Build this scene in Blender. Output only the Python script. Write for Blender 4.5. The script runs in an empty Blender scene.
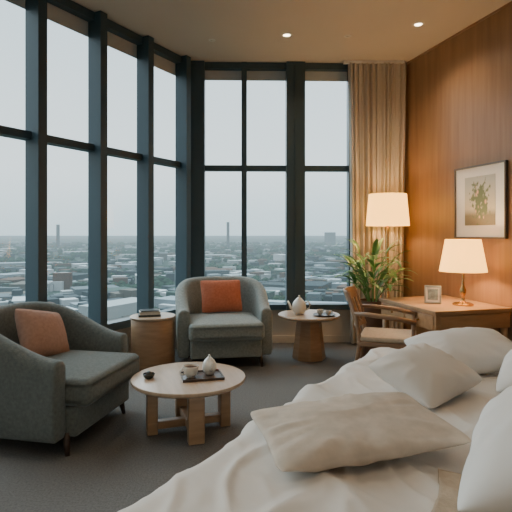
import bpy, bmesh, math, random
from mathutils import Vector, Matrix, noise
random.seed(7)
D = bpy.data
col = bpy.context.scene.collection

# ---------------------------------------------------------------- materials
def new_mat(name):
    m = D.materials.new(name); m.use_nodes = True
    nt = m.node_tree
    b = nt.nodes['Principled BSDF']
    return m, nt, b

def nmat(name, c1, c2=None, scale=8.0, rough=0.6, bump=0.0, bscale=40.0, metallic=0.0,
         stretch=(1,1,1), detail=4.0, spec=0.5, sheen=0.0, bdist=0.01):
    m, nt, b = new_mat(name)
    b.inputs['Roughness'].default_value = rough
    b.inputs['Metallic'].default_value = metallic
    b.inputs['Specular IOR Level'].default_value = spec
    if sheen: b.inputs['Sheen Weight'].default_value = sheen
    if c2 is None: c2 = tuple(x*0.85 for x in c1)
    tc = nt.nodes.new('ShaderNodeTexCoord')
    mp = nt.nodes.new('ShaderNodeMapping'); mp.inputs['Scale'].default_value = stretch
    nt.links.new(tc.outputs['Object'], mp.inputs['Vector'])
    n = nt.nodes.new('ShaderNodeTexNoise'); n.inputs['Scale'].default_value = scale
    n.inputs['Detail'].default_value = detail
    nt.links.new(mp.outputs[0], n.inputs['Vector'])
    r = nt.nodes.new('ShaderNodeValToRGB')
    r.color_ramp.elements[0].position = 0.3; r.color_ramp.elements[1].position = 0.7
    r.color_ramp.elements[0].color = (*c2, 1); r.color_ramp.elements[1].color = (*c1, 1)
    nt.links.new(n.outputs['Fac'], r.inputs['Fac'])
    nt.links.new(r.outputs['Color'], b.inputs['Base Color'])
    if bump > 0:
        n2 = nt.nodes.new('ShaderNodeTexNoise'); n2.inputs['Scale'].default_value = bscale
        nt.links.new(mp.outputs[0], n2.inputs['Vector'])
        bp = nt.nodes.new('ShaderNodeBump'); bp.inputs['Strength'].default_value = bump
        bp.inputs['Distance'].default_value = bdist
        nt.links.new(n2.outputs['Fac'], bp.inputs['Height'])
        nt.links.new(bp.outputs[0], b.inputs['Normal'])
    return m

def emis(name, c, s):
    m, nt, b = new_mat(name)
    b.inputs['Base Color'].default_value = (*c, 1)
    b.inputs['Emission Color'].default_value = (*c, 1)
    b.inputs['Emission Strength'].default_value = s
    return m

M_wallwood = nmat('wall_veneer', (0.355,0.205,0.106), (0.265,0.148,0.074), scale=3, rough=0.38, stretch=(6,6,0.4), detail=8, bump=0.05, bscale=30)
M_wood = nmat('oak_wood', (0.47,0.285,0.16), (0.36,0.205,0.11), scale=4, rough=0.4, stretch=(1.5,1.5,9), detail=6)
M_woodtop = nmat('oak_top', (0.52,0.36,0.24), (0.43,0.29,0.185), scale=4, rough=0.3, stretch=(1.2,10,1), detail=6)
M_desk = nmat('desk_wood', (0.54,0.33,0.17), (0.44,0.255,0.125), scale=4, rough=0.35, stretch=(8,1.2,8), detail=6)
M_dark = nmat('dark_wood', (0.06,0.03,0.018), (0.035,0.02,0.012), scale=8, rough=0.4, stretch=(1,1,6))
M_chairwood = nmat('walnut_wood', (0.36,0.215,0.125), (0.27,0.155,0.088), scale=6, rough=0.35, stretch=(1,1,6))
M_carpet = nmat('carpet', (0.205,0.194,0.180), (0.135,0.128,0.121), scale=90, rough=0.95, bump=0.6, bscale=220, spec=0.1)
M_ceil = nmat('ceiling_paint', (0.62,0.55,0.47), (0.60,0.53,0.455), scale=2, rough=0.8, spec=0.2)
M_plaster = nmat('plaster', (0.62,0.55,0.46), (0.60,0.53,0.44), scale=3, rough=0.8, spec=0.2)
M_frame = nmat('window_frame_metal', (0.048,0.082,0.102), (0.041,0.072,0.09), scale=2, rough=0.45)
M_blind = nmat('blind_fabric', (0.55,0.58,0.58), (0.5,0.53,0.53), scale=10, rough=0.9)
M_uphol = nmat('grey_upholstery', (0.175,0.188,0.172), (0.120,0.132,0.122), scale=55, rough=0.9, bump=0.5, bscale=220, sheen=0.2, spec=0.2)
M_uphol2 = nmat('grey_upholstery_light', (0.31,0.325,0.295), (0.225,0.240,0.220), scale=55, rough=0.9, bump=0.5, bscale=220, sheen=0.2, spec=0.2)
M_terra = nmat('terracotta_fabric', (0.56,0.19,0.11), (0.47,0.145,0.08), scale=50, rough=0.9, bump=0.3, bscale=200, spec=0.1)
M_terra2 = nmat('dusty_pink_fabric', (0.46,0.28,0.21), (0.38,0.22,0.165), scale=50, rough=0.9, bump=0.3, bscale=200, spec=0.1)
M_linen = nmat('bed_linen', (0.76,0.705,0.645), (0.725,0.67,0.61), scale=5, rough=0.85, bump=0.15, bscale=11, spec=0.15, sheen=0.1, bdist=0.03)
M_linenw = nmat('white_linen', (0.82,0.785,0.745), (0.79,0.755,0.715), scale=5, rough=0.85, bump=0.12, bscale=10, spec=0.15, bdist=0.03)
M_linent = nmat('cream_linen', (0.66,0.565,0.47), (0.54,0.46,0.38), scale=22, rough=0.85, bump=0.15, bscale=11, spec=0.15, bdist=0.03)
M_tan = nmat('tan_throw', (0.52,0.41,0.30), (0.45,0.35,0.25), scale=40, rough=0.9, bump=0.3, bscale=150)
M_brass = nmat('brass', (0.55,0.36,0.16), (0.5,0.32,0.13), scale=5, rough=0.25, metallic=1.0)
M_leaf = nmat('leaf_green', (0.17,0.37,0.11), (0.08,0.22,0.06), scale=6, rough=0.4)
M_pot = nmat('brown_planter', (0.20,0.10,0.055), (0.15,0.07,0.035), scale=10, rough=0.5)
M_soil = nmat('soil', (0.03,0.02,0.012), None, scale=60, rough=1, bump=1)
M_china = nmat('cream_ceramic', (0.80,0.76,0.68), (0.77,0.72,0.64), scale=10, rough=0.2)
M_chinad = nmat('dark_ceramic', (0.04,0.045,0.04), (0.03,0.032,0.03), scale=10, rough=0.25)
M_tray = nmat('tray_lacquer', (0.08,0.05,0.035), None, scale=10, rough=0.3)
M_tea = nmat('tea', (0.10,0.03,0.01), None, rough=0.1)
M_paper = nmat('book_pages', (0.7,0.66,0.58), None, scale=(80), rough=0.9)
M_bookA = nmat('book_cover_dark', (0.06,0.07,0.07), None, rough=0.5)
M_bookB = nmat('book_cover_pale', (0.55,0.50,0.42), None, rough=0.6)
M_pfr = nmat('picture_frame_grey', (0.14,0.12,0.10), (0.11,0.095,0.08), rough=0.4)
M_mat = nmat('picture_mat', (0.88,0.88,0.86), None, scale=0.2, rough=0.8)
M_steel = nmat('silver_frame', (0.42,0.47,0.50), None, rough=0.35, metallic=0.3)
M_white = nmat('white_trim', (0.75,0.72,0.66), None, rough=0.5)
M_seat = nmat('beige_seat', (0.58,0.47,0.35), (0.50,0.40,0.29), scale=40, rough=0.9)
M_bulb = emis('downlight_glow', (1.0,0.82,0.58), 10)

def translucent_mat(name, c, tw, em=0.0, ec=None):
    m, nt, b = new_mat(name)
    out = nt.nodes['Material Output']
    b.inputs['Roughness'].default_value = 0.9
    tc = nt.nodes.new('ShaderNodeTexCoord')
    n = nt.nodes.new('ShaderNodeTexNoise'); n.inputs['Scale'].default_value = 120
    nt.links.new(tc.outputs['Object'], n.inputs['Vector'])
    r = nt.nodes.new('ShaderNodeValToRGB')
    r.color_ramp.elements[0].color = (*[x*0.85 for x in c], 1); r.color_ramp.elements[1].color = (*c, 1)
    nt.links.new(n.outputs['Fac'], r.inputs['Fac'])
    nt.links.new(r.outputs['Color'], b.inputs['Base Color'])
    t = nt.nodes.new('ShaderNodeBsdfTranslucent')
    nt.links.new(r.outputs['Color'], t.inputs['Color'])
    mx = nt.nodes.new('ShaderNodeMixShader'); mx.inputs[0].default_value = tw
    nt.links.new(b.outputs[0], mx.inputs[1]); nt.links.new(t.outputs[0], mx.inputs[2])
    if em > 0:
        e = nt.nodes.new('ShaderNodeEmission'); e.inputs['Strength'].default_value = em
        e.inputs['Color'].default_value = (*ec, 1)
        ad = nt.nodes.new('ShaderNodeAddShader')
        nt.links.new(mx.outputs[0], ad.inputs[0]); nt.links.new(e.outputs[0], ad.inputs[1])
        nt.links.new(ad.outputs[0], out.inputs['Surface'])
    else:
        nt.links.new(mx.outputs[0], out.inputs['Surface'])
    return m
M_curtain = translucent_mat('curtain_linen', (0.64,0.57,0.47), 0.2)
M_shade = translucent_mat('lamp_shade_fabric', (0.82,0.54,0.18), 0.38, 2.4, (1.0,0.62,0.15))

def glass_mat():
    m, nt, b = new_mat('window_glass')
    out = nt.nodes['Material Output']
    nt.nodes.remove(b)
    t = nt.nodes.new('ShaderNodeBsdfTransparent'); t.inputs['Color'].default_value = (0.94,0.98,0.985,1)
    g = nt.nodes.new('ShaderNodeBsdfGlossy'); g.inputs['Roughness'].default_value = 0.02
    mx = nt.nodes.new('ShaderNodeMixShader'); mx.inputs[0].default_value = 0.025
    nt.links.new(t.outputs[0], mx.inputs[1]); nt.links.new(g.outputs[0], mx.inputs[2])
    nt.links.new(mx.outputs[0], out.inputs['Surface'])
    return m
M_glass = glass_mat()

# ---------------------------------------------------------------- mesh helpers
def mesh_obj(name, verts, faces, mat, parent=None, smooth=False, loc=(0,0,0), rot=(0,0,0)):
    me = D.meshes.new(name); me.from_pydata([tuple(v) for v in verts], [], faces); me.update()
    bm = bmesh.new(); bm.from_mesh(me); bmesh.ops.recalc_face_normals(bm, faces=bm.faces); bm.to_mesh(me); bm.free()
    ob = D.objects.new(name, me); col.objects.link(ob)
    mats = mat if isinstance(mat, (list,tuple)) else [mat]
    for m in mats: me.materials.append(m)
    if smooth:
        for p in me.polygons: p.use_smooth = True
    ob.location = loc; ob.rotation_euler = rot
    if parent: ob.parent = parent
    return ob

def empty(name, loc=(0,0,0), rz=0.0, rot=None):
    e = D.objects.new(name, None); col.objects.link(e)
    e.location = loc; e.rotation_euler = rot if rot else (0,0,rz)
    e.empty_display_size = 0.1
    return e

def box(name, x0,x1,y0,y1,z0,z1, mat, parent=None, bevel=0.0, seg=3, loc=(0,0,0), rot=(0,0,0), puff=0.0, sub=0):
    bm = bmesh.new(); bmesh.ops.create_cube(bm, size=1)
    for v in bm.verts:
        v.co = Vector(((x0+x1)/2+v.co.x*(x1-x0), (y0+y1)/2+v.co.y*(y1-y0), (z0+z1)/2+v.co.z*(z1-z0)))
    if sub:
        bmesh.ops.subdivide_edges(bm, edges=bm.edges[:], cuts=sub, use_grid_fill=True)
        if puff:
            for v in bm.verts:
                fx = 1-abs((v.co.x-(x0+x1)/2)/((x1-x0)/2))**2.5; fy = 1-abs((v.co.y-(y0+y1)/2)/((y1-y0)/2))**2.5
                if v.co.z > (z0+z1)/2: v.co.z += puff*max(fx,0)*max(fy,0)
    if bevel:
        es = [e for e in bm.edges if len(e.link_faces)==2 and e.calc_face_angle(0) > 1.0]
        bmesh.ops.bevel(bm, geom=es, offset=bevel, segments=seg, affect='EDGES', profile=0.5)
    me = D.meshes.new(name); bm.to_mesh(me); bm.free()
    me.materials.append(mat)
    ob = D.objects.new(name, me); col.objects.link(ob)
    if bevel or sub:
        for p in me.polygons: p.use_smooth = True
        try: me.set_sharp_from_angle(angle=math.radians(50))
        except Exception: pass
    ob.location = loc; ob.rotation_euler = rot
    if parent: ob.parent = parent
    return ob

def lathe(name, prof, mat, parent=None, seg=40, loc=(0,0,0), rot=(0,0,0), smooth=True, cap=True):
    vs, fs = [], []
    n = len(prof)
    for i in range(seg):
        a = 2*math.pi*i/seg
        for r,z in prof: vs.append((r*math.cos(a), r*math.sin(a), z))
    for i in range(seg):
        j = (i+1)%seg
        for k in range(n-1):
            fs.append((i*n+k, j*n+k, j*n+k+1, i*n+k+1))
    if cap:
        if prof[0][0] > 1e-5: fs.append(tuple(i*n for i in range(seg)))
        if prof[-1][0] > 1e-5: fs.append(tuple(i*n+n-1 for i in range(seg)))
    ob = mesh_obj(name, vs, fs, mat, parent, smooth, loc, rot)
    bm = bmesh.new(); bm.from_mesh(ob.data); bmesh.ops.remove_doubles(bm, verts=bm.verts, dist=1e-5)
    bmesh.ops.recalc_face_normals(bm, faces=bm.faces); bm.to_mesh(ob.data); bm.free()
    try: ob.data.set_sharp_from_angle(angle=math.radians(40))
    except Exception: pass
    return ob

def tube(name, pts, rad, mat, parent=None, seg=10, flat=1.0, loc=(0,0,0), rot=(0,0,0), up=Vector((0,0,1))):
    pts = [Vector(p) for p in pts]; n=len(pts)
    if not isinstance(rad,(list,tuple)): rad=[rad]*n
    vs, fs = [], []
    for i,p in enumerate(pts):
        t = (pts[min(i+1,n-1)]-pts[max(i-1,0)]).normalized()
        u = up if abs(t.dot(up))<0.95 else Vector((1,0,0))
        s = t.cross(u).normalized(); w = s.cross(t).normalized()
        for k in range(seg):
            a = 2*math.pi*k/seg
            vs.append(p + s*math.cos(a)*rad[i]*flat + w*math.sin(a)*rad[i])
    for i in range(n-1):
        for k in range(seg):
            k2=(k+1)%seg
            fs.append((i*seg+k, i*seg+k2, (i+1)*seg+k2, (i+1)*seg+k))
    fs.append(tuple(range(seg))); fs.append(tuple((n-1)*seg+k for k in range(seg)))
    return mesh_obj(name, vs, fs, mat, parent, True, loc, rot)

def pillow(name, w, l, t, mat, parent=None, loc=(0,0,0), rot=(0,0,0), n=56, wr=0.012, seed=0, p=2.4, pinch=0.05):
    vs, fs = [], []
    off = Vector((seed*7.3, seed*3.1, seed*1.7))
    for side in (1,-1):
        for i in range(n+1):
            for j in range(n+1):
                x = -1+2*i/n; y = -1+2*j/n
                x = math.sin(x*math.pi/2); y = math.sin(y*math.pi/2)
                hx = max(0,1-abs(x)**p); hy = max(0,1-abs(y)**p)
                th = (hx*hy)**0.5
                px = x*(1-pinch*(1-y*y)*abs(x)**3)*(1-0.05*abs(y)**9); py = y*(1-pinch*(1-x*x)*abs(y)**3)*(1-0.05*abs(x)**9)
                P = Vector((px*w/2, py*l/2, side*th*t/2))
                q = P*4.2+off
                wv2 = noise.noise(q*0.7)
                a1 = max(0,1-abs(noise.noise(Vector((q.x*1.0+q.y*0.5,q.y*0.9,side+off.x))))*4)**1.5
                ang=math.atan2(y,x); rr=max(abs(x),abs(y))
                cr = noise.noise(Vector((math.cos(ang)*5+off.x, math.sin(ang)*5+off.y, rr*0.8)))*rr*rr
                e = min(1, (1-rr)*6)
                P.z += side*(a1*wr*0.9+wv2*wr*1.5+cr*wr*1.6)*e
                vs.append(P)
    N=(n+1)*(n+1)
    for s in (0,1):
        for i in range(n):
            for j in range(n):
                a=s*N+i*(n+1)+j
                fs.append((a,a+1,a+n+2,a+n+1) if s==0 else (a,a+n+1,a+n+2,a+1))
    ob = mesh_obj(name, vs, fs, mat, parent, True, loc, rot)
    bm = bmesh.new(); bm.from_mesh(ob.data); bmesh.ops.remove_doubles(bm, verts=bm.verts, dist=1e-4)
    bmesh.ops.recalc_face_normals(bm, faces=bm.faces); bm.to_mesh(ob.data); bm.free()
    for pl in ob.data.polygons: pl.use_smooth=True
    return ob

def wboxes(name, org, dr, nr, items, mats, parent=None):
    vs, fs, mi = [], [], []
    for it in items:
        a0,a1,z0,z1,d0,d1 = it[:6]; m = it[6] if len(it)>6 else 0
        b = len(vs)
        for a in (a0,a1):
            for d in (d0,d1):
                for z in (z0,z1):
                    vs.append((org[0]+dr[0]*a+nr[0]*d, org[1]+dr[1]*a+nr[1]*d, z))
        for f in ((0,1,3,2),(4,6,7,5),(0,4,5,1),(2,3,7,6),(0,2,6,4),(1,5,7,3)):
            fs.append(tuple(b+k for k in f)); mi.append(m)
    ob = mesh_obj(name, vs, fs, mats, parent)
    for p,m in zip(ob.data.polygons, mi): p.material_index = m
    return ob

H = 3.18
LO=(-0.75,5.68); LD=(-0.480,-0.877); LN=(0.877,-0.480)
bl=math.hypot(2.44,0.07)
BO=(-0.75,5.68); BD=(2.44/bl,0.07/bl); BN=(0.07/bl,-2.44/bl)
RO=(1.69,5.75); RD=(0.271,-0.963); RN=(-0.963,-0.271)
Lend=7.6; Rend=7.3

# ---------------------------------------------------------------- room shell
def poly_slab(name, z0, z1, mat):
    pts=[(-0.75,5.68),(1.69,5.75),(RO[0]+RD[0]*Rend,RO[1]+RD[1]*Rend),(LO[0]+LD[0]*Lend,LO[1]+LD[1]*Lend)]
    c=Vector((-0.3,2.0))
    pts=[tuple(c+(Vector(p)-c)*1.05) for p in pts]
    vs=[(x,y,z0) for x,y in pts]+[(x,y,z1) for x,y in pts]
    fs=[(0,1,2,3),(4,7,6,5)]+[(i,(i+1)%4,4+(i+1)%4,4+i) for i in range(4)]
    return mesh_obj(name, vs, fs, mat)
poly_slab('floor', -0.15, 0.0, M_carpet)
poly_slab('ceiling', H, H+0.15, M_ceil)
wboxes('wall_left', LO, LD, LN, [(-0.02,Lend,0,0.36,-0.16,0.0,0)], [M_plaster])
wboxes('wall_back', BO, BD, BN, [(-0.02,bl+0.05,0,0.38,-0.16,0.0,0),(1.86,bl+0.05,0.38,H,-0.16,0.0,0)], [M_plaster])
wboxes('wall_right', RO, RD, RN, [(-0.02,Rend,0,H,-0.16,0.0,0)], [M_wallwood])
p0=Vector((LO[0]+LD[0]*Lend,LO[1]+LD[1]*Lend)); p1=Vector((RO[0]+RD[0]*Rend,RO[1]+RD[1]*Rend))
dd=(p1-p0); L=dd.length; dd/=L
wboxes('wall_rear', p0, dd, (-dd.y,dd.x), [(0,L,0,H,-0.16,0.0,0)], [M_plaster])
wboxes('baseboard_right', RO, RD, RN, [(0.02,Rend,0,0.09,0.0,0.015)], [M_chairwood])
wboxes('baseboard_back', BO, BD, BN, [(0.12,bl-0.03,0,0.08,0.0,0.015)], [M_plaster])
wboxes('trim_1', RO, RD, RN, [(0.0,Rend,H-0.02,H,0.0,0.012)], [M_chairwood])

# windows left
it=[]
zb,zt=0.36,H-0.005
Lm=[0.2,0.815,1.435,2.06]+[2.06+0.62*k for k in range(1,9)]
for t in Lm:
    if t<Lend-0.1: it.append((t-0.04,t+0.04,0.0,zt,-0.02,0.13))
it.append((0.0,Lend,zb,zb+0.07,-0.05,0.06)); it.append((0.0,Lend,zt-0.07,zt,-0.05,0.06)); it.append((0.0,Lend,1.965,2.025,-0.05,0.05))
w1=empty('window_1')
wboxes('frame',LO,LD,LN,it,[M_frame],w1)
wboxes('glass',LO,LD,LN,[(0.0,Lend,zb,zt,-0.035,-0.03)],[M_glass],w1)
wboxes('blind',LO,LD,LN,[(0.0,Lend,zt-0.20,zt-0.07,-0.028,-0.02)],[M_blind],w1)
it=[]
it.append((0.0,0.17,0.0,zt,-0.05,0.10))
it.append((0.585,0.645,zb,zt,-0.02,0.07))
it.append((1.09,1.30,0.38,zt,-0.05,0.10)); 
it.append((1.80,1.87,0.38,zt,-0.05,0.07))
it.append((0.0,1.86,0.38,0.44,-0.05,0.06)); it.append((0.0,1.86,zt-0.07,zt,-0.05,0.06)); it.append((0.0,1.86,1.955,2.015,-0.05,0.05))
w2=empty('window_2')
wboxes('frame',BO,BD,BN,it,[M_frame],w2)
wboxes('glass',BO,BD,BN,[(0.0,1.86,0.38,zt,-0.035,-0.03)],[M_glass],w2)
wboxes('blind',BO,BD,BN,[(0.0,1.86,zt-0.18,zt-0.07,-0.028,-0.02)],[M_blind],w2)
wboxes('trim_2',BO,BD,BN,[(1.185,1.205,0.44,zt-0.01,0.10,0.112)],[M_frame])

# ---------------------------------------------------------------- curtain
def curtain():
    vs,fs=[],[]
    n=240; rows=24
    for r in range(rows+1):
        z=0.02+(H-0.05)*r/rows
        g=1-r/rows
        for i in range(n+1):
            u=i/n
            wtop=0.66; 
            squeeze=1-0.10*math.sin(g*math.pi*0.6)
            x=1.02+wtop*(0.5+(u-0.5)*squeeze)
            ph=u*2*math.pi*11+1.1*math.sin(u*9)+0.35*math.sin(g*3+u*5)
            y=5.60+0.030*math.sin(ph)*(0.7+0.5*g)+0.010*math.sin(ph*2.3+g*2)
            x+=0.010*math.cos(ph)
            vs.append((x,y,z))
    for r in range(rows):
        for i in range(n):
            a=r*(n+1)+i; fs.append((a,a+1,a+n+2,a+n+1))
    e=empty('curtain')
    mesh_obj('drape',vs,fs,M_curtain,e,True)
    box('track',0.98,1.66,5.58,5.62,H-0.035,H-0.002,M_white,e)
curtain()

# ---------------------------------------------------------------- ceiling fixtures
def downlight_or_fill(x,y,energy,size=2.4):
    e=empty('recessed_downlight_or_fill',(x,y,H))
    lathe('trim_ring',[(0.035,-0.001),(0.036,-0.006),(0.055,-0.006),(0.058,0.0)],M_white,e,cap=False)
    lathe('lens',[(0.0,-0.003),(0.034,-0.003)],M_bulb,e,cap=False)
    l=D.lights.new('downlight_or_fill_lamp','SPOT'); l.energy=energy; l.color=(1.0,0.78,0.54); l.spot_size=size; l.spot_blend=0.9; l.shadow_soft_size=0.08
    o=D.objects.new('lamp',l); col.objects.link(o); o.parent=e; o.location=(0,0,-0.03)
for (x,y,en) in [(1.5,4.62,46),(0.3,4.87,22),(1.75,2.6,22),(0.3,2.3,14),(-1.2,2.3,28),(0.6,0.2,18),(-1.5,-0.1,55)]:  # first pair are room fixtures; the rest are unseen downlights added for fill
    downlight_or_fill(x,y,en)
for (x,y) in [(-0.44,5.0),(0.9,4.9)]:
    e=empty('ceiling_sprinkler',(x,y,H))
    lathe('plate',[(0.0,-0.012),(0.012,-0.012),(0.014,-0.004),(0.035,-0.003),(0.036,0.0)],M_white,e,cap=False,seg=20)

# ---------------------------------------------------------------- armchairs
def armchair(loc, rz, mat, pmat, prot, ploc, psize, bh=0.245):
    e=empty('armchair',(loc[0],loc[1],0),rz)
    hw=0.385; yf=-0.30; yb=0.02; bd=0.36
    path=[]
    for k in range(9): path.append((-hw, yf+(yb-yf)*k/8))
    for k in range(1,32):
        a=math.pi-math.pi*k/32
        c,s=math.cos(a),math.sin(a)
        ex=0.80
        path.append((hw*math.copysign(abs(c)**ex,c), yb+bd*abs(s)**ex))
    for k in range(9): path.append((hw, yb-(yb-yf)*k/8))
    n=len(path); th=0.115
    vs,fs=[],[]; m=None
    for i,(x,y) in enumerate(path):
        a=Vector(path[max(i-1,0)]); b=Vector(path[min(i+1,n-1)])
        t=(b-a).normalized(); nn=Vector((-t.y,t.x))
        g=(y-yf)/(yb+bd-yf)
        g=max(0,min(1,g)); sm=g*g*(3-2*g)
        h=0.545+bh*sm
        sec=[]
        r=th/2
        flare=0.035*sm
        sec.append((r-0.02,0.10))
        sec.append((r,0.13))
        for q in range(1,5): sec.append((r+flare*q/4, 0.13+(h-r-0.13)*q/4))
        for q in range(1,8):
            an=math.pi*q/8
            sec.append((flare+r*math.cos(an), h-r+r*math.sin(an)))
        for q in range(4,-1,-1): sec.append((-r+flare*q/4, 0.13+(h-r-0.13)*q/4))
        sec.append((-r+0.02,0.10))
        m=len(sec)
        for (o,z) in sec: vs.append((x+nn.x*o, y+nn.y*o, z))
    for i in range(n-1):
        for k in range(m):
            k2=(k+1)%m
            fs.append((i*m+k,i*m+k2,(i+1)*m+k2,(i+1)*m+k))
    fs.append(tuple(range(m))); fs.append(tuple((n-1)*m+k for k in range(m)))
    sh=mesh_obj('shell',vs,fs,mat,e,True)
    bv=sh.modifiers.new('b','BEVEL'); bv.width=0.02; bv.segments=3; bv.limit_method='ANGLE'; bv.angle_limit=1.0
    box('seat_base',-0.33,0.33,-0.36,0.28,0.10,0.27,mat,e,bevel=0.02)
    box('seat_cushion',-0.345,0.345,-0.44,0.26,0.27,0.43,mat,e,bevel=0.045,seg=5,sub=5,puff=0.03)
    for i,(x,y) in enumerate([(-0.32,-0.29),(0.32,-0.29),(-0.26,0.24),(0.26,0.24)]):
        dx=0.02*(1 if x>0 else -1); dy=0.02*(1 if y>0 else -1)
        tube(f'leg_{i+1}',[(x+dx,y+dy,0.0),(x,y,0.12)],[0.013,0.024],M_dark,e,seg=12)
    pillow('throw_pillow',psize[0],psize[1],0.15,pmat,e,loc=ploc,rot=prot,seed=3,wr=0.004,n=30)
    return e
armchair((-0.33,4.93),math.radians(10),M_uphol2,M_terra,(math.radians(68),0.0,math.radians(4)),(0.0,0.11,0.615),(0.42,0.34))
armchair((-1.29,3.20),math.radians(78),M_uphol,M_terra2,(math.radians(62),0.22,math.radians(-10)),(0.07,0.13,0.585),(0.40,0.34),bh=0.225)

# ---------------------------------------------------------------- drum side table + books
e=empty('drum_side_table',(-0.955,4.64,0))
h=0.485
lathe('drum',[(0.0,0.0),(0.195,0.0),(0.20,0.01),(0.20,h-0.03),(0.196,h-0.022)],M_wood,e,seg=48)
lathe('top',[(0.0,h-0.022),(0.205,h-0.022),(0.21,h-0.016),(0.21,h-0.005),(0.205,h),(0.0,h)],M_woodtop,e,seg=48)
b=empty('book_stack',(-0.985,4.62,h),0.25)
box('book_1',-0.10,0.10,-0.07,0.07,0.0,0.018,M_bookA,b)
box('book_2',-0.09,0.095,-0.065,0.065,0.018,0.034,M_paper,b)
box('book_3',-0.092,0.097,-0.067,0.067,0.034,0.046,M_bookB,b)
box('book_4',-0.08,0.08,-0.06,0.06,0.046,0.056,M_bookA,b,rot=(0,0,0.1))

# ---------------------------------------------------------------- coffee table
CT=(-0.43,3.20); ch=0.335
e=empty('coffee_table',(CT[0],CT[1],0),math.radians(-72))
lathe('top',[(0.0,ch-0.032),(0.345,ch-0.032),(0.360,ch-0.022),(0.363,ch-0.010),(0.360,ch-0.002),(0.353,ch),(0.0,ch)],M_woodtop,e,seg=72)
for i in range(4):
    a=i*math.pi/2
    box(f'leg_{i+1}',0.20,0.265,-0.048,0.048,0.0,ch-0.03,M_wood,e,bevel=0.006,rot=(0,0,a))
box('stretcher_1',-0.21,0.21,-0.026,0.026,0.025,0.075,M_wood,e,bevel=0.004)
box('stretcher_2',-0.026,0.026,-0.21,0.21,0.026,0.074,M_wood,e,bevel=0.004)
box('apron_1',-0.21,0.21,-0.02,0.02,ch-0.075,ch-0.032,M_wood,e)
box('apron_2',-0.02,0.02,-0.21,0.21,ch-0.075,ch-0.033,M_wood,e)

def cup(parent, loc, s=1.0, mat=M_china, rz=0.0, saucer=True, name='cup'):
    e=empty(name,loc,rz)
    if parent: e.parent=parent
    z0=0.0
    if saucer:
        lathe('saucer',[(0.0,0.0),(0.035*s,0.0),(0.06*s,0.008*s),(0.07*s,0.014*s),(0.068*s,0.017*s),(0.035*s,0.007*s),(0.0,0.006*s)],mat,e,cap=False)
        z0=0.008*s
    lathe('bowl',[(0.0,0.0),(0.022*s,0.0),(0.024*s,0.006*s),(0.034*s,0.018*s),(0.040*s,0.04*s),(0.043*s,0.06*s),(0.040*s,0.06*s),(0.037*s,0.04*s),(0.03*s,0.02*s),(0.0,0.012*s)],mat,e,loc=(0,0,z0),cap=False)
    lathe('tea',[(0.0,0.0),(0.0385*s,0.0)],M_tea,e,loc=(0,0,z0+0.05*s),cap=False,seg=24)
    pts=[(0.038*s+0.022*s*math.sin(t*math.pi), 0, z0+0.015*s+0.037*s*t) for t in [k/10 for k in range(11)]]
    tube('handle',pts,0.004*s,mat,e,seg=8)
    return e
def teapot(loc, s, rz=0.0):
    tp=empty('teapot',loc,rz)
    lathe('body',[(r*s,z*s) for r,z in [(0.0,0.0),(0.035,0.0),(0.05,0.02),(0.062,0.055),(0.058,0.09),(0.042,0.118),(0.034,0.125),(0.03,0.13),(0.02,0.142),(0.008,0.147),(0.01,0.156),(0.006,0.164),(0.0,0.166)]],M_china,tp,cap=False)
    tube('spout',[(x*s,0,z*s) for x,z in [(-0.045,0.04),(-0.075,0.06),(-0.085,0.09),(-0.10,0.115)]],[0.016*s,0.012*s,0.009*s,0.008*s],M_china,tp,seg=10)
    tube('handle',[(x*s,0,z*s) for x,z in [(0.05,0.10),(0.08,0.11),(0.095,0.085),(0.085,0.05),(0.055,0.035)]],0.007*s,M_china,tp,seg=8)
tr=empty('tea_tray',(CT[0]+0.085,CT[1]-0.02,ch),0.25)
box('board',-0.13,0.13,-0.10,0.10,0.0,0.008,M_tray,tr,bevel=0.003)
box('rim_1',-0.13,0.13,0.093,0.10,0.008,0.016,M_tray,tr); box('rim_2',-0.13,0.13,-0.10,-0.093,0.008,0.016,M_tray,tr)
box('rim_3',-0.13,-0.123,-0.093,0.093,0.008,0.016,M_tray,tr); box('rim_4',0.123,0.13,-0.093,0.093,0.008,0.016,M_tray,tr)
cup(None,(CT[0]+0.02,CT[1]-0.055,ch+0.009),1.2,rz=3.6,saucer=False,name='tea_cup')
teapot((CT[0]+0.13,CT[1]+0.02,ch+0.009),0.75,rz=1.9)
bd=empty('ceramic_bowl',(CT[0]-0.245,CT[1]-0.05,ch))
lathe('body',[(0.0,0.0),(0.022,0.0),(0.034,0.012),(0.038,0.028),(0.034,0.032),(0.03,0.014),(0.0,0.008)],M_chinad,bd,cap=False)
lathe('knob',[(0.0,0.006),(0.016,0.01),(0.02,0.03),(0.012,0.042),(0.0,0.045)],M_chinad,bd,cap=False)

# ---------------------------------------------------------------- round pedestal table with tea set
PT=(0.53,5.0); ph=0.44
e=empty('pedestal_table',(PT[0],PT[1],0))
lathe('top',[(0.0,ph-0.03),(0.29,ph-0.03),(0.308,ph-0.02),(0.31,ph-0.008),(0.304,ph),(0.0,ph)],M_woodtop,e,seg=64)
lathe('pedestal',[(0.0,0.0),(0.165,0.0),(0.168,0.01),(0.145,0.18),(0.12,ph-0.03)],M_wood,e,seg=8,smooth=False)
teapot((PT[0]-0.10,PT[1]-0.02,ph+0.001),1.15)
tr2=empty('serving_tray',(PT[0]+0.14,PT[1]-0.09,ph),0.1)
lathe('plate',[(0.0,0.0),(0.09,0.0),(0.112,0.012),(0.108,0.015),(0.088,0.006),(0.0,0.005)],M_tray,tr2,cap=False)
cup(None,(PT[0]+0.10,PT[1]-0.07,ph+0.007),0.8,rz=0.4,saucer=False,name='tea_cup')
cup(None,(PT[0]+0.18,PT[1]-0.10,ph+0.007),0.75,rz=-0.6,saucer=False,name='tea_cup')

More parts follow.
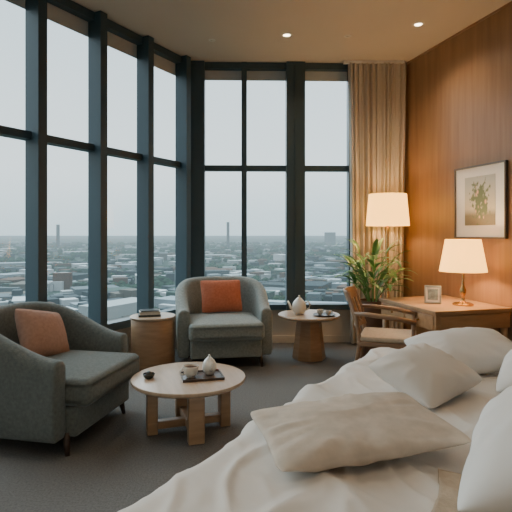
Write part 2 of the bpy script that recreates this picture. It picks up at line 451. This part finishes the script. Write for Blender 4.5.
# ---------------------------------------------------------------- desk
e=empty('writing_desk',(RO[0]+RD[0]*0.8+RN[0]*0.02,RO[1]+RD[1]*0.8+RN[1]*0.02,0),math.atan2(RD[1],RD[0]))
dh=0.63
box('top',-0.01,0.87,-0.74,0.0,dh-0.03,dh,M_desk,e,bevel=0.004)
box('body',0.0,0.85,-0.72,-0.005,dh-0.165,dh-0.031,M_desk,e,bevel=0.003)
box('drawer_end',0.852,0.860,-0.68,-0.05,dh-0.155,dh-0.045,M_desk,e,bevel=0.002)
box('drawer_front_1',0.03,0.41,-0.728,-0.72,dh-0.155,dh-0.045,M_desk,e,bevel=0.002)
box('drawer_front_2',0.44,0.82,-0.728,-0.72,dh-0.155,dh-0.045,M_desk,e,bevel=0.002)
for i,(x,y) in enumerate([(0.03,-0.69),(0.82,-0.69),(0.03,-0.04),(0.82,-0.04)]):
    tube(f'leg_{i+1}',[(x,y,0),(x,y,dh-0.16)],[0.018,0.028],M_desk,e,seg=16)
lathe('knob_1',[(0.0,0.018),(0.01,0.016),(0.008,0.0)],M_brass,e,loc=(0.22,-0.728,dh-0.10),rot=(math.pi/2,0,0),seg=16)
lathe('knob_2',[(0.0,0.018),(0.01,0.016),(0.008,0.0)],M_brass,e,loc=(0.63,-0.728,dh-0.10),rot=(math.pi/2,0,0),seg=16)

def shade(parent, rb, rt, z0, z1):
    lathe('shade',[(rb,z0),(rt,z1),(rt-0.004,z1),(rb-0.004,z0),(rb,z0)],M_shade,parent,seg=64,cap=False)
def plight(parent, z, en, r=0.04):
    l=D.lights.new('bulb','POINT'); l.energy=en; l.color=(1.0,0.62,0.28); l.shadow_soft_size=r
    o=D.objects.new('bulb',l); col.objects.link(o); o.parent=parent; o.location=(0,0,z)
tl=empty('table_lamp',(1.78,4.30,dh))
lathe('base',[(0.0,0.0),(0.085,0.0),(0.087,0.012),(0.07,0.02),(0.025,0.028),(0.014,0.04),(0.012,0.07),(0.024,0.10),(0.027,0.13),(0.014,0.16),(0.009,0.20),(0.009,0.36)],M_brass,tl,seg=32)
shade(tl,0.195,0.145,0.29,0.565)
tube('harp',[(0,0,0.36),(0.0,0,0.55)],0.004,M_brass,tl,seg=8)
tube('spider',[(-0.144,0,0.55),(0.144,0,0.55)],0.003,M_brass,tl,seg=6)
plight(tl,0.44,22)
fl=empty('floor_lamp',(1.39,5.28,0))
lathe('base',[(0.0,0.0),(0.12,0.0),(0.122,0.015),(0.02,0.025),(0.011,0.04),(0.011,1.55)],M_brass,fl,seg=32)
shade(fl,0.225,0.195,1.325,1.66)
tube('spider',[(-0.194,0,1.64),(0.194,0,1.64)],0.003,M_brass,fl,seg=6)
plight(fl,1.47,19)

M_photo = nmat('small_photo', (0.35,0.45,0.52), (0.12,0.15,0.18), scale=25, rough=0.3)
pf=empty('photo_frame',(1.545,4.37,dh+0.004))
pf.rotation_euler=(math.radians(-12),0,math.radians(-20))
box('frame_top',-0.07,0.07,0.0,0.012,0.142,0.158,M_steel,pf,bevel=0.002)
box('frame_bottom',-0.07,0.07,0.0,0.012,0.0,0.016,M_steel,pf,bevel=0.002)
box('frame_left',-0.07,-0.056,0.0,0.012,0.014,0.144,M_steel,pf,bevel=0.002)
box('frame_right',0.056,0.07,0.0,0.012,0.014,0.144,M_steel,pf,bevel=0.002)
box('mount',-0.058,0.058,0.004,0.010,0.012,0.146,M_mat,pf)
box('print',-0.042,0.042,0.002,0.004,0.032,0.126,M_photo,pf)
box('stand',-0.015,0.015,0.012,0.018,0.004,0.10,M_dark,pf)

# ---------------------------------------------------------------- wall picture
def painting_mat():
    m, nt, b = new_mat('botanical_painting')
    b.inputs['Roughness'].default_value=0.6
    tc=nt.nodes.new('ShaderNodeTexCoord')
    sep=nt.nodes.new('ShaderNodeSeparateXYZ'); nt.links.new(tc.outputs['Generated'],sep.inputs[0])
    bg=nt.nodes.new('ShaderNodeValToRGB')
    bg.color_ramp.elements[0].color=(0.22,0.20,0.14,1); bg.color_ramp.elements[0].position=0.20
    bg.color_ramp.elements[1].color=(0.62,0.58,0.47,1); bg.color_ramp.elements[1].position=0.34
    e=bg.color_ramp.elements.new(0.9); e.color=(0.52,0.55,0.53,1)
    nt.links.new(sep.outputs['Z'],bg.inputs[0])
    n=nt.nodes.new('ShaderNodeTexNoise'); n.inputs['Scale'].default_value=8; n.inputs['Detail'].default_value=5
    nt.links.new(tc.outputs['Generated'],n.inputs['Vector'])
    d=nt.nodes.new('ShaderNodeVectorMath'); d.operation='DISTANCE'; d.inputs[1].default_value=(0.5,0.5,0.5)
    nt.links.new(tc.outputs['Generated'],d.inputs[0])
    ad=nt.nodes.new('ShaderNodeMath'); ad.operation='MULTIPLY_ADD'; ad.inputs[1].default_value=-0.66
    nt.links.new(d.outputs['Value'],ad.inputs[0]); nt.links.new(n.outputs['Fac'],ad.inputs[2])
    th=nt.nodes.new('ShaderNodeValToRGB'); th.color_ramp.elements[0].position=0.24; th.color_ramp.elements[1].position=0.31
    nt.links.new(ad.outputs[0],th.inputs[0])
    fl=nt.nodes.new('ShaderNodeTexVoronoi'); fl.inputs['Scale'].default_value=7
    nt.links.new(tc.outputs['Generated'],fl.inputs['Vector'])
    fr=nt.nodes.new('ShaderNodeValToRGB')
    fr.color_ramp.elements[0].color=(0.75,0.50,0.38,1); fr.color_ramp.elements[0].position=0.18
    fr.color_ramp.elements[1].color=(0.14,0.19,0.11,1); fr.color_ramp.elements[1].position=0.42
    nt.links.new(fl.outputs['Distance'],fr.inputs[0])
    mx=nt.nodes.new('ShaderNodeMix'); mx.data_type='RGBA'
    nt.links.new(th.outputs[0],mx.inputs[0]); nt.links.new(bg.outputs[0],mx.inputs[6]); nt.links.new(fr.outputs[0],mx.inputs[7])
    nt.links.new(mx.outputs[2],b.inputs['Base Color'])
    return m
wp=empty('framed_picture')
a0,a1,z0,z1=0.94,1.60,1.20,1.865
def rp(name, items, mt): return wboxes(name,RO,RD,RN,items,[mt],wp)
rp('frame',[(a0,a1,z0,z0+0.014,0.0,0.03),(a0,a1,z1-0.014,z1,0.0,0.03),(a0,a0+0.014,z0,z1,0.0,0.03),(a1-0.014,a1,z0,z1,0.0,0.03)],M_pfr)
rp('mat_board',[(a0+0.01,a1-0.01,z0+0.01,z1-0.01,0.002,0.015)],M_mat)
rp('painting',[(a0+0.14,a1-0.13,z0+0.12,z1-0.10,0.015,0.018)],painting_mat())

# ---------------------------------------------------------------- plant
pl=empty('potted_palm',(1.16,5.0,0))
lathe('planter',[(0.0,0.0),(0.095,0.0),(0.10,0.01),(0.135,0.56),(0.135,0.58),(0.122,0.58),(0.12,0.55),(0.0,0.55)],M_pot,pl,seg=40)
lathe('soil',[(0.0,0.556),(0.119,0.556)],M_soil,pl,seg=24,cap=False)
vs,fs=[],[]
random.seed(11)
def leaf(base, az, el, ln, wd, droop, cup_=0.15):
    n=10
    p=Vector(base); dirh=Vector((math.cos(az),math.sin(az),0))
    side=Vector((-math.sin(az),math.cos(az),0))
    b0=len(vs); e_=el
    for i in range(n+1):
        t=i/n
        w=wd*math.sin(math.pi*min(1,(t*0.93+0.07)))**0.8*(1-0.35*t)
        upv=Vector((-math.sin(e_)*dirh.x,-math.sin(e_)*dirh.y,math.cos(e_)))
        vs.append(p+side*w+upv*w*cup_*2); vs.append(p.copy()); vs.append(p-side*w+upv*w*cup_*2)
        step=ln/n
        p=p+(dirh*math.cos(e_)+Vector((0,0,math.sin(e_))))*step
        e_-=droop/n
    for i in range(n):
        a=b0+i*3
        fs.append((a,a+1,a+4,a+3)); fs.append((a+1,a+2,a+5,a+4))
stems=[]
for s in range(15):
    az=s*2.399+random.uniform(-.2,.2); el=random.uniform(0.85,1.5); ln=random.uniform(0.28,0.46)
    if s<4: el=1.5; ln=0.50
    base=Vector((0.04*math.cos(az),0.04*math.sin(az),0.55))
    pts=[base]; p=base.copy(); e_=el+0.12
    for i in range(8):
        p=p+Vector((math.cos(az)*math.cos(e_),math.sin(az)*math.cos(e_),math.sin(e_)))*ln/8; e_-=0.07
        pts.append(p.copy())
    stems.append(pts)
    for i in range(3,9):
        sg=1 if i%2 else -1
        leaf(pts[i], az+sg*random.uniform(0.4,1.0), random.uniform(0.35,1.1), random.uniform(0.20,0.30), random.uniform(0.021,0.031), random.uniform(0.7,1.8))
    leaf(pts[-1], az, e_+0.1, 0.26, 0.028, 1.0)
mesh_obj('leaves',vs,fs,M_leaf,pl,True)
for i,pts in enumerate(stems):
    tube(f'stem_{i+1}',pts,[0.006-0.0004*k for k in range(len(pts))],M_leaf,pl,seg=6)

# ---------------------------------------------------------------- desk chair
dc=empty('desk_chair',(1.07,4.06,0),math.radians(72))
box('seat_cushion',-0.22,0.22,-0.22,0.21,0.40,0.44,M_seat,dc,bevel=0.018,seg=4)
box('seat_frame',-0.225,0.225,-0.22,0.22,0.365,0.40,M_chairwood,dc,bevel=0.006)
for i,(x,y,tx,ty,zt_) in enumerate([(-0.20,-0.20,-0.22,-0.23,0.57),(0.20,-0.20,0.22,-0.23,0.57)]):
    tube(f'leg_{i+1}',[(tx,ty,0.0),(x,y,0.38),(x*1.1,y,zt_)],[0.012,0.018,0.013],M_chairwood,dc,seg=12)
for i,sx in enumerate((-1,1)):
    tube(f'leg_{i+3}',[(sx*0.21,0.27,0.0),(sx*0.20,0.20,0.38),(sx*0.215,0.23,0.60),(sx*0.20,0.29,0.78)],[0.012,0.019,0.016,0.013],M_chairwood,dc,seg=12)
    tube(f'armrest_{i+1}',[(sx*0.225,-0.22,0.57),(sx*0.245,-0.05,0.60),(sx*0.24,0.12,0.615),(sx*0.217,0.24,0.62)],[0.018,0.02,0.018,0.014],M_chairwood,dc,seg=12,flat=1.3)
def curved_back(name,z0,z1,mat,th=0.022,x0=-1,x1=1,n=16):
    vs_,fs_=[],[]
    for i in range(n+1):
        u=x0+(x1-x0)*i/n; x=u*0.205; y=0.05*(1-u*u)
        for z,dy in ((z0,0.232+ (z0-0.62)*0.33),(z1,0.232+(z1-0.62)*0.33)):
            for o in (0,th): vs_.append((x,y+dy+o,z))
    for i in range(n):
        a=i*4; b=a+4
        fs_+= [(a,a+2,b+2,b),(a+1,b+1,b+3,a+3),(a,b,b+1,a+1),(a+2,a+3,b+3,b+2)]
    fs_+=[(0,1,3,2),(n*4,n*4+2,n*4+3,n*4+1)]
    ob=mesh_obj(name,vs_,fs_,mat,dc,True)
    bv=ob.modifiers.new('b','BEVEL'); bv.width=0.005; bv.segments=2; bv.limit_method='ANGLE'
    return ob
curved_back('top_rail',0.70,0.79,M_chairwood)
curved_back('lower_rail',0.47,0.51,M_chairwood)
for i in range(7):
    u=-0.84+0.28*i
    curved_back(f'slat_{i+1}',0.50,0.71,M_chairwood,th=0.014,x0=u-0.075,x1=u+0.075,n=2)

# ---------------------------------------------------------------- bed
F=Vector((0.70,2.98)); A=Vector((0.857,-0.515)); B=Vector((-0.515,-0.857))
rzb=math.atan2(A.y,A.x)
bed=empty('bed',(F.x,F.y,0),rzb)
BL,BW,BT=2.0,2.3,0.60
box('frame',0.06,BL,-BW+0.05,-0.05,0.06,0.28,M_dark,bed,bevel=0.01)
box('mattress',0.05,BL,-BW+0.05,-0.05,0.28,BT-0.04,M_linenw,bed,bevel=0.05,seg=5)
for i,(x,y) in enumerate([(0.15,-0.15),(0.15,-BW+0.15),(BL-0.15,-0.15),(BL-0.15,-BW+0.15)]):
    box(f'leg_{i+1}',x-0.03,x+0.03,y-0.03,y+0.03,0.0,0.06,M_dark,bed)
def ridge(x,y,z,k=3.6):
    a=abs(noise.noise(Vector((x,y,z))))
    return max(0,1-a*k)**1.5
def fold(u,v):
    q=Vector((u*1.6,v*1.6,0.3))
    wx=noise.noise(q)*0.7; wy=noise.noise(q+Vector((5,1,2)))*0.7
    r1=ridge(u*0.9+v*0.9+wx,v*2.0-u*1.6+wy,1.0,3.0)
    r2=ridge(u*2.0+v*1.5+wx*1.5,v*4.2-u*3.0+wy*1.5,4.0)
    r4=ridge(u*6+wx*2,v*7-u*3+wy*2,7.0)
    r3=noise.noise(Vector((u*1.3,v*1.3,9.0)))
    return 0.016*r1+0.010*r2+0.004*r4+0.010*r3-0.006
def duvet():
    r=0.09; Ld=1.45
    drop=r*math.pi/2+(BT-r-0.10)
    nu,nv=200,300
    vs_,fs_=[],[]
    us=[(r-drop)+(Ld-(r-drop))*i/nu for i in range(nu+1)]
    vv=[(r-drop)+((BW-r+drop)-(r-drop))*j/nv for j in range(nv+1)]
    for u in us:
        for v in vv:
            iu=max(u,r); iv=min(max(v,r),BW-r)
            du=u-iu; dv=v-iv; d=math.hypot(du,dv)
            f=fold(u,v)
            if d<1e-6: P=Vector((u,-v,BT+f))
            else:
                nx,ny=du/d,dv/d; d=min(d,drop*1.0)
                if d<r*math.pi/2:
                    an=d/r; h=r*math.sin(an); z=r*(1-math.cos(an))
                else: 
                    an=math.pi/2; ex=d-r*math.pi/2; h=r+0.06*ex; z=r+ex
                tpar = (v if abs(du)>abs(dv) else u)
                hang=min(1,max(0,z/(BT*0.7)))
                pl_=hang*(0.022*math.sin(tpar*17+2*math.sin(tpar*4))+0.01*math.sin(tpar*41))
                h+=pl_+f*math.sin(an); z-=f*math.cos(an)
                P=Vector((iu+nx*h,-(iv+ny*h),BT-z))
            if u>Ld-0.06:
                k=(u-(Ld-0.06))/0.06; P.z-=0.025*k*k
            vs_.append(P)
    for i in range(nu):
        for j in range(nv):
            a=i*(nv+1)+j; fs_.append((a,a+1,a+nv+2,a+nv+1))
    mesh_obj('duvet',vs_,fs_,M_linen,bed,True)
duvet()
vs_,fs_=[],[]
for i in range(31):
    for j in range(61):
        u=0.66+0.24*i/30+0.03*math.sin(j*0.1); v=1.50+0.72*j/60
        vs_.append((u,-v,BT+fold(u,v)+0.010))
for i in range(30):
    for j in range(60):
        a=i*61+j; fs_.append((a,a+1,a+62,a+61))
th=mesh_obj('throw_blanket',vs_,fs_,M_tan,bed,True)
so=th.modifiers.new('s','SOLIDIFY'); so.thickness=0.008

def bp(name,x,y,z,w,l,t,mt,tilt=0,roll=0,rz=0,seed=0,wr=0.012):
    o=pillow(name,w,l,t,mt,None,loc=(x,y,z),seed=seed,wr=wr)
    o.rotation_euler=(Matrix.Rotation(rz,3,'Z')@Matrix.Rotation(roll,3,'Y')@Matrix.Rotation(tilt,3,'X')).to_euler()
R=math.radians
bp('bed_pillow',0.295,1.54,0.657,0.58,0.42,0.095,M_linent,R(2),R(-3),R(12),1,wr=0.009)
bp('bed_pillow',0.69,2.04,0.680,0.36,0.32,0.13,M_linen,R(18),R(-8),R(35),2,wr=0.007)
bp('bed_pillow',1.00,2.38,0.69,0.50,0.34,0.13,M_linenw,R(16),R(-5),R(8),3,wr=0.007)
bp('bed_pillow',0.78,1.28,0.75,0.72,0.46,0.21,M_linenw,R(-28),R(0),R(59),4,wr=0.008)
bp('bed_pillow',1.20,2.02,0.745,0.60,0.42,0.17,M_linenw,R(-26),R(0),R(59),5,wr=0.008)

# ---------------------------------------------------------------- outside city
GZ=-80.0
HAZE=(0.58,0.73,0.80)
def painted_haze_mat(name, colors, usevc=False, scale=0.02, hz=1.05, dist=4600.0):  # air haze painted into the surface as emission, growing with distance from origin
    m, nt, b = new_mat(name)
    out=nt.nodes['Material Output']
    b.inputs['Roughness'].default_value=0.9; b.inputs['Specular IOR Level'].default_value=0.05
    geo=nt.nodes.new('ShaderNodeNewGeometry')
    if usevc:
        at=nt.nodes.new('ShaderNodeAttribute'); at.attribute_name='Col'
        nt.links.new(at.outputs['Color'],b.inputs['Base Color'])
    else:
        n=nt.nodes.new('ShaderNodeTexNoise'); n.inputs['Scale'].default_value=scale; n.inputs['Detail'].default_value=8
        nt.links.new(geo.outputs['Position'],n.inputs['Vector'])
        r=nt.nodes.new('ShaderNodeValToRGB')
        r.color_ramp.elements[0].color=(*colors[0],1); r.color_ramp.elements[0].position=0.35
        r.color_ramp.elements[1].color=(*colors[-1],1); r.color_ramp.elements[1].position=0.65
        if len(colors)>2:
            e=r.color_ramp.elements.new(0.5); e.color=(*colors[1],1)
        nt.links.new(n.outputs['Fac'],r.inputs[0]); nt.links.new(r.outputs[0],b.inputs['Base Color'])
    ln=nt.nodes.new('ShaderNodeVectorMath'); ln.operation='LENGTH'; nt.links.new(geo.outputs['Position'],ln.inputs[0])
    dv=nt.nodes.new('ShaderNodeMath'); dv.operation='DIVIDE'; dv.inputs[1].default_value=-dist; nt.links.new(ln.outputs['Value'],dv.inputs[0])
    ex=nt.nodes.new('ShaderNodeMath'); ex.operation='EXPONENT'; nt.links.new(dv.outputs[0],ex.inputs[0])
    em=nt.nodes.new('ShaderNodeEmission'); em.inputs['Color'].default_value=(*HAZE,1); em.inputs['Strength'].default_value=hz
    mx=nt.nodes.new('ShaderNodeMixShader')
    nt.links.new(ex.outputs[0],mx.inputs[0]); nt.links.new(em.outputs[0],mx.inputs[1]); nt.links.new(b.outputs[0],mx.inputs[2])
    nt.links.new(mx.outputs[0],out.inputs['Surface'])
    return m
M_ground=painted_haze_mat('city_ground',[(0.010,0.026,0.018),(0.018,0.036,0.026),(0.034,0.050,0.042)],scale=0.012)
M_bld=painted_haze_mat('city_building',None,usevc=True)
M_tree=painted_haze_mat('city_tree',[(0.008,0.026,0.014),(0.020,0.046,0.026)],scale=0.05)
S=15000
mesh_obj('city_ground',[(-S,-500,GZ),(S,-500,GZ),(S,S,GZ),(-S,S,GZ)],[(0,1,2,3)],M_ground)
random.seed(5)
vs_,fs_,fc=[],[],[]
def bbox(x,y,w,d,h,a,c):
    b=len(vs_); ca,sa=math.cos(a),math.sin(a)
    for z in (GZ,GZ+h):
        for (px,py) in ((-w,-d),(w,-d),(w,d),(-w,d)):
            vs_.append((x+(px*ca-py*sa)/2,y+(px*sa+py*ca)/2,z))
    for f in ((4,5,6,7),(0,1,5,4),(1,2,6,5),(2,3,7,6),(3,0,4,7)):
        fs_.append(tuple(b+k for k in f))
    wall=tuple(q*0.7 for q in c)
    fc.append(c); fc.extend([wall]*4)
pal=[(0.10,0.125,0.135),(0.22,0.26,0.28),(0.05,0.065,0.072),(0.11,0.105,0.09),(0.10,0.065,0.048),(0.035,0.05,0.055),(0.42,0.45,0.46),(0.05,0.08,0.068),(0.30,0.33,0.33)]
for i in range(4600):
    th_=math.radians(random.uniform(-62,32)); d=360*math.exp(random.uniform(0,2.5))
    x=d*math.sin(th_); y=d*math.cos(th_)
    if noise.noise(Vector((x*0.004,y*0.004,0)))<-0.06: continue
    big=random.random()<0.14
    s=2.2 if big else 1
    k=max(1,d/900)
    bbox(x,y,random.uniform(12,28)*s*k**0.5,random.uniform(9,18)*s*k**0.4,random.uniform(6,13)*(1.2 if big else 1)+ (random.uniform(6,14) if random.random()<0.03 else 0), random.choice([0.35,0.35+math.pi/2])+random.uniform(-.15,.15)+noise.noise(Vector((x*.001,y*.001,3)))*2, random.choice(pal))
for (px,d,h,w) in [(228,2600,138,12),(58,2600,125,16),(330,3600,86,60)]:
    th_=math.atan((px-256)/500); bbox(d*math.tan(th_),d,w,w,h,0.3,(0.08,0.09,0.10))
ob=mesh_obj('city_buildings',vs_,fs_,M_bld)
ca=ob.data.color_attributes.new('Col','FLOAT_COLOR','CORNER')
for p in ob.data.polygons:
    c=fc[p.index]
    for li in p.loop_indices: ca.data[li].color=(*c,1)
vs2,fs2=[],[]
ico=bmesh.new(); bmesh.ops.create_icosphere(ico,subdivisions=1,radius=1)
iv=[v.co.copy() for v in ico.verts]; iff=[tuple(v.index for v in f.verts) for f in ico.faces]; ico.free()
for i in range(9000):
    th_=math.radians(random.uniform(-62,32)); d=340*math.exp(random.uniform(0,2.4))
    x=d*math.sin(th_); y=d*math.cos(th_)
    if noise.noise(Vector((x*0.006,y*0.006,7)))<-0.15: continue
    r=random.uniform(3.5,7.5)*max(1,(d/800))**0.5; b=len(vs2)
    for v in iv: vs2.append((x+v.x*r*random.uniform(.8,1.2),y+v.y*r,GZ+r*0.6+v.z*r*0.8))
    for f in iff: fs2.append(tuple(b+k for k in f))
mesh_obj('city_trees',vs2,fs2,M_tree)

# ---------------------------------------------------------------- world
w=D.worlds.new('overcast_sky'); bpy.context.scene.world=w; w.use_nodes=True
nt=w.node_tree; bg=nt.nodes['Background']
tc=nt.nodes.new('ShaderNodeTexCoord'); sp=nt.nodes.new('ShaderNodeSeparateXYZ'); nt.links.new(tc.outputs['Generated'],sp.inputs[0])
nz=nt.nodes.new('ShaderNodeTexNoise'); nz.inputs['Scale'].default_value=2.0; nz.inputs['Detail'].default_value=3
mpw=nt.nodes.new('ShaderNodeMapping'); mpw.inputs['Scale'].default_value=(1,1,4); nt.links.new(tc.outputs['Generated'],mpw.inputs[0]); nt.links.new(mpw.outputs[0],nz.inputs['Vector'])
ma=nt.nodes.new('ShaderNodeMath'); ma.operation='MULTIPLY_ADD'; ma.inputs[1].default_value=0.08
nt.links.new(nz.outputs['Fac'],ma.inputs[0]); nt.links.new(sp.outputs['Z'],ma.inputs[2])
rp_=nt.nodes.new('ShaderNodeValToRGB')
e0,e1=rp_.color_ramp.elements
e0.position=0.02; e0.color=(0.62,0.75,0.81,1)
e1.position=0.55; e1.color=(0.72,0.84,0.92,1)
e2=rp_.color_ramp.elements.new(0.16); e2.color=(0.90,0.97,1.0,1)
nt.links.new(ma.outputs[0],rp_.inputs[0]); nt.links.new(rp_.outputs[0],bg.inputs['Color'])
mr=nt.nodes.new('ShaderNodeMapRange'); mr.inputs['From Min'].default_value=0.45; mr.inputs['From Max'].default_value=0.85
mr.inputs['To Min'].default_value=1.75; mr.inputs['To Max'].default_value=5.0
nt.links.new(sp.outputs['Z'],mr.inputs['Value']); nt.links.new(mr.outputs[0],bg.inputs['Strength'])
sun=D.lights.new('overcast_sun','SUN'); sun.energy=3.2; sun.angle=math.radians(55); sun.color=(0.84,0.94,1.0)
so_=D.objects.new('overcast_sun',sun); col.objects.link(so_)
dirv=Vector((0.55,-0.60,-0.50)).normalized()
so_.rotation_euler=dirv.to_track_quat('-Z','Y').to_euler(); so_.location=(-10,10,12)

# ---------------------------------------------------------------- camera
cam=D.cameras.new('camera'); co=D.objects.new('camera',cam); col.objects.link(co)
co.location=(0,0,1.25); co.rotation_euler=(math.pi/2,0,0)
cam.sensor_width=36; cam.lens=500/512*36; cam.shift_y=-23/512; cam.clip_end=30000; cam.clip_start=0.02
bpy.context.scene.camera=co
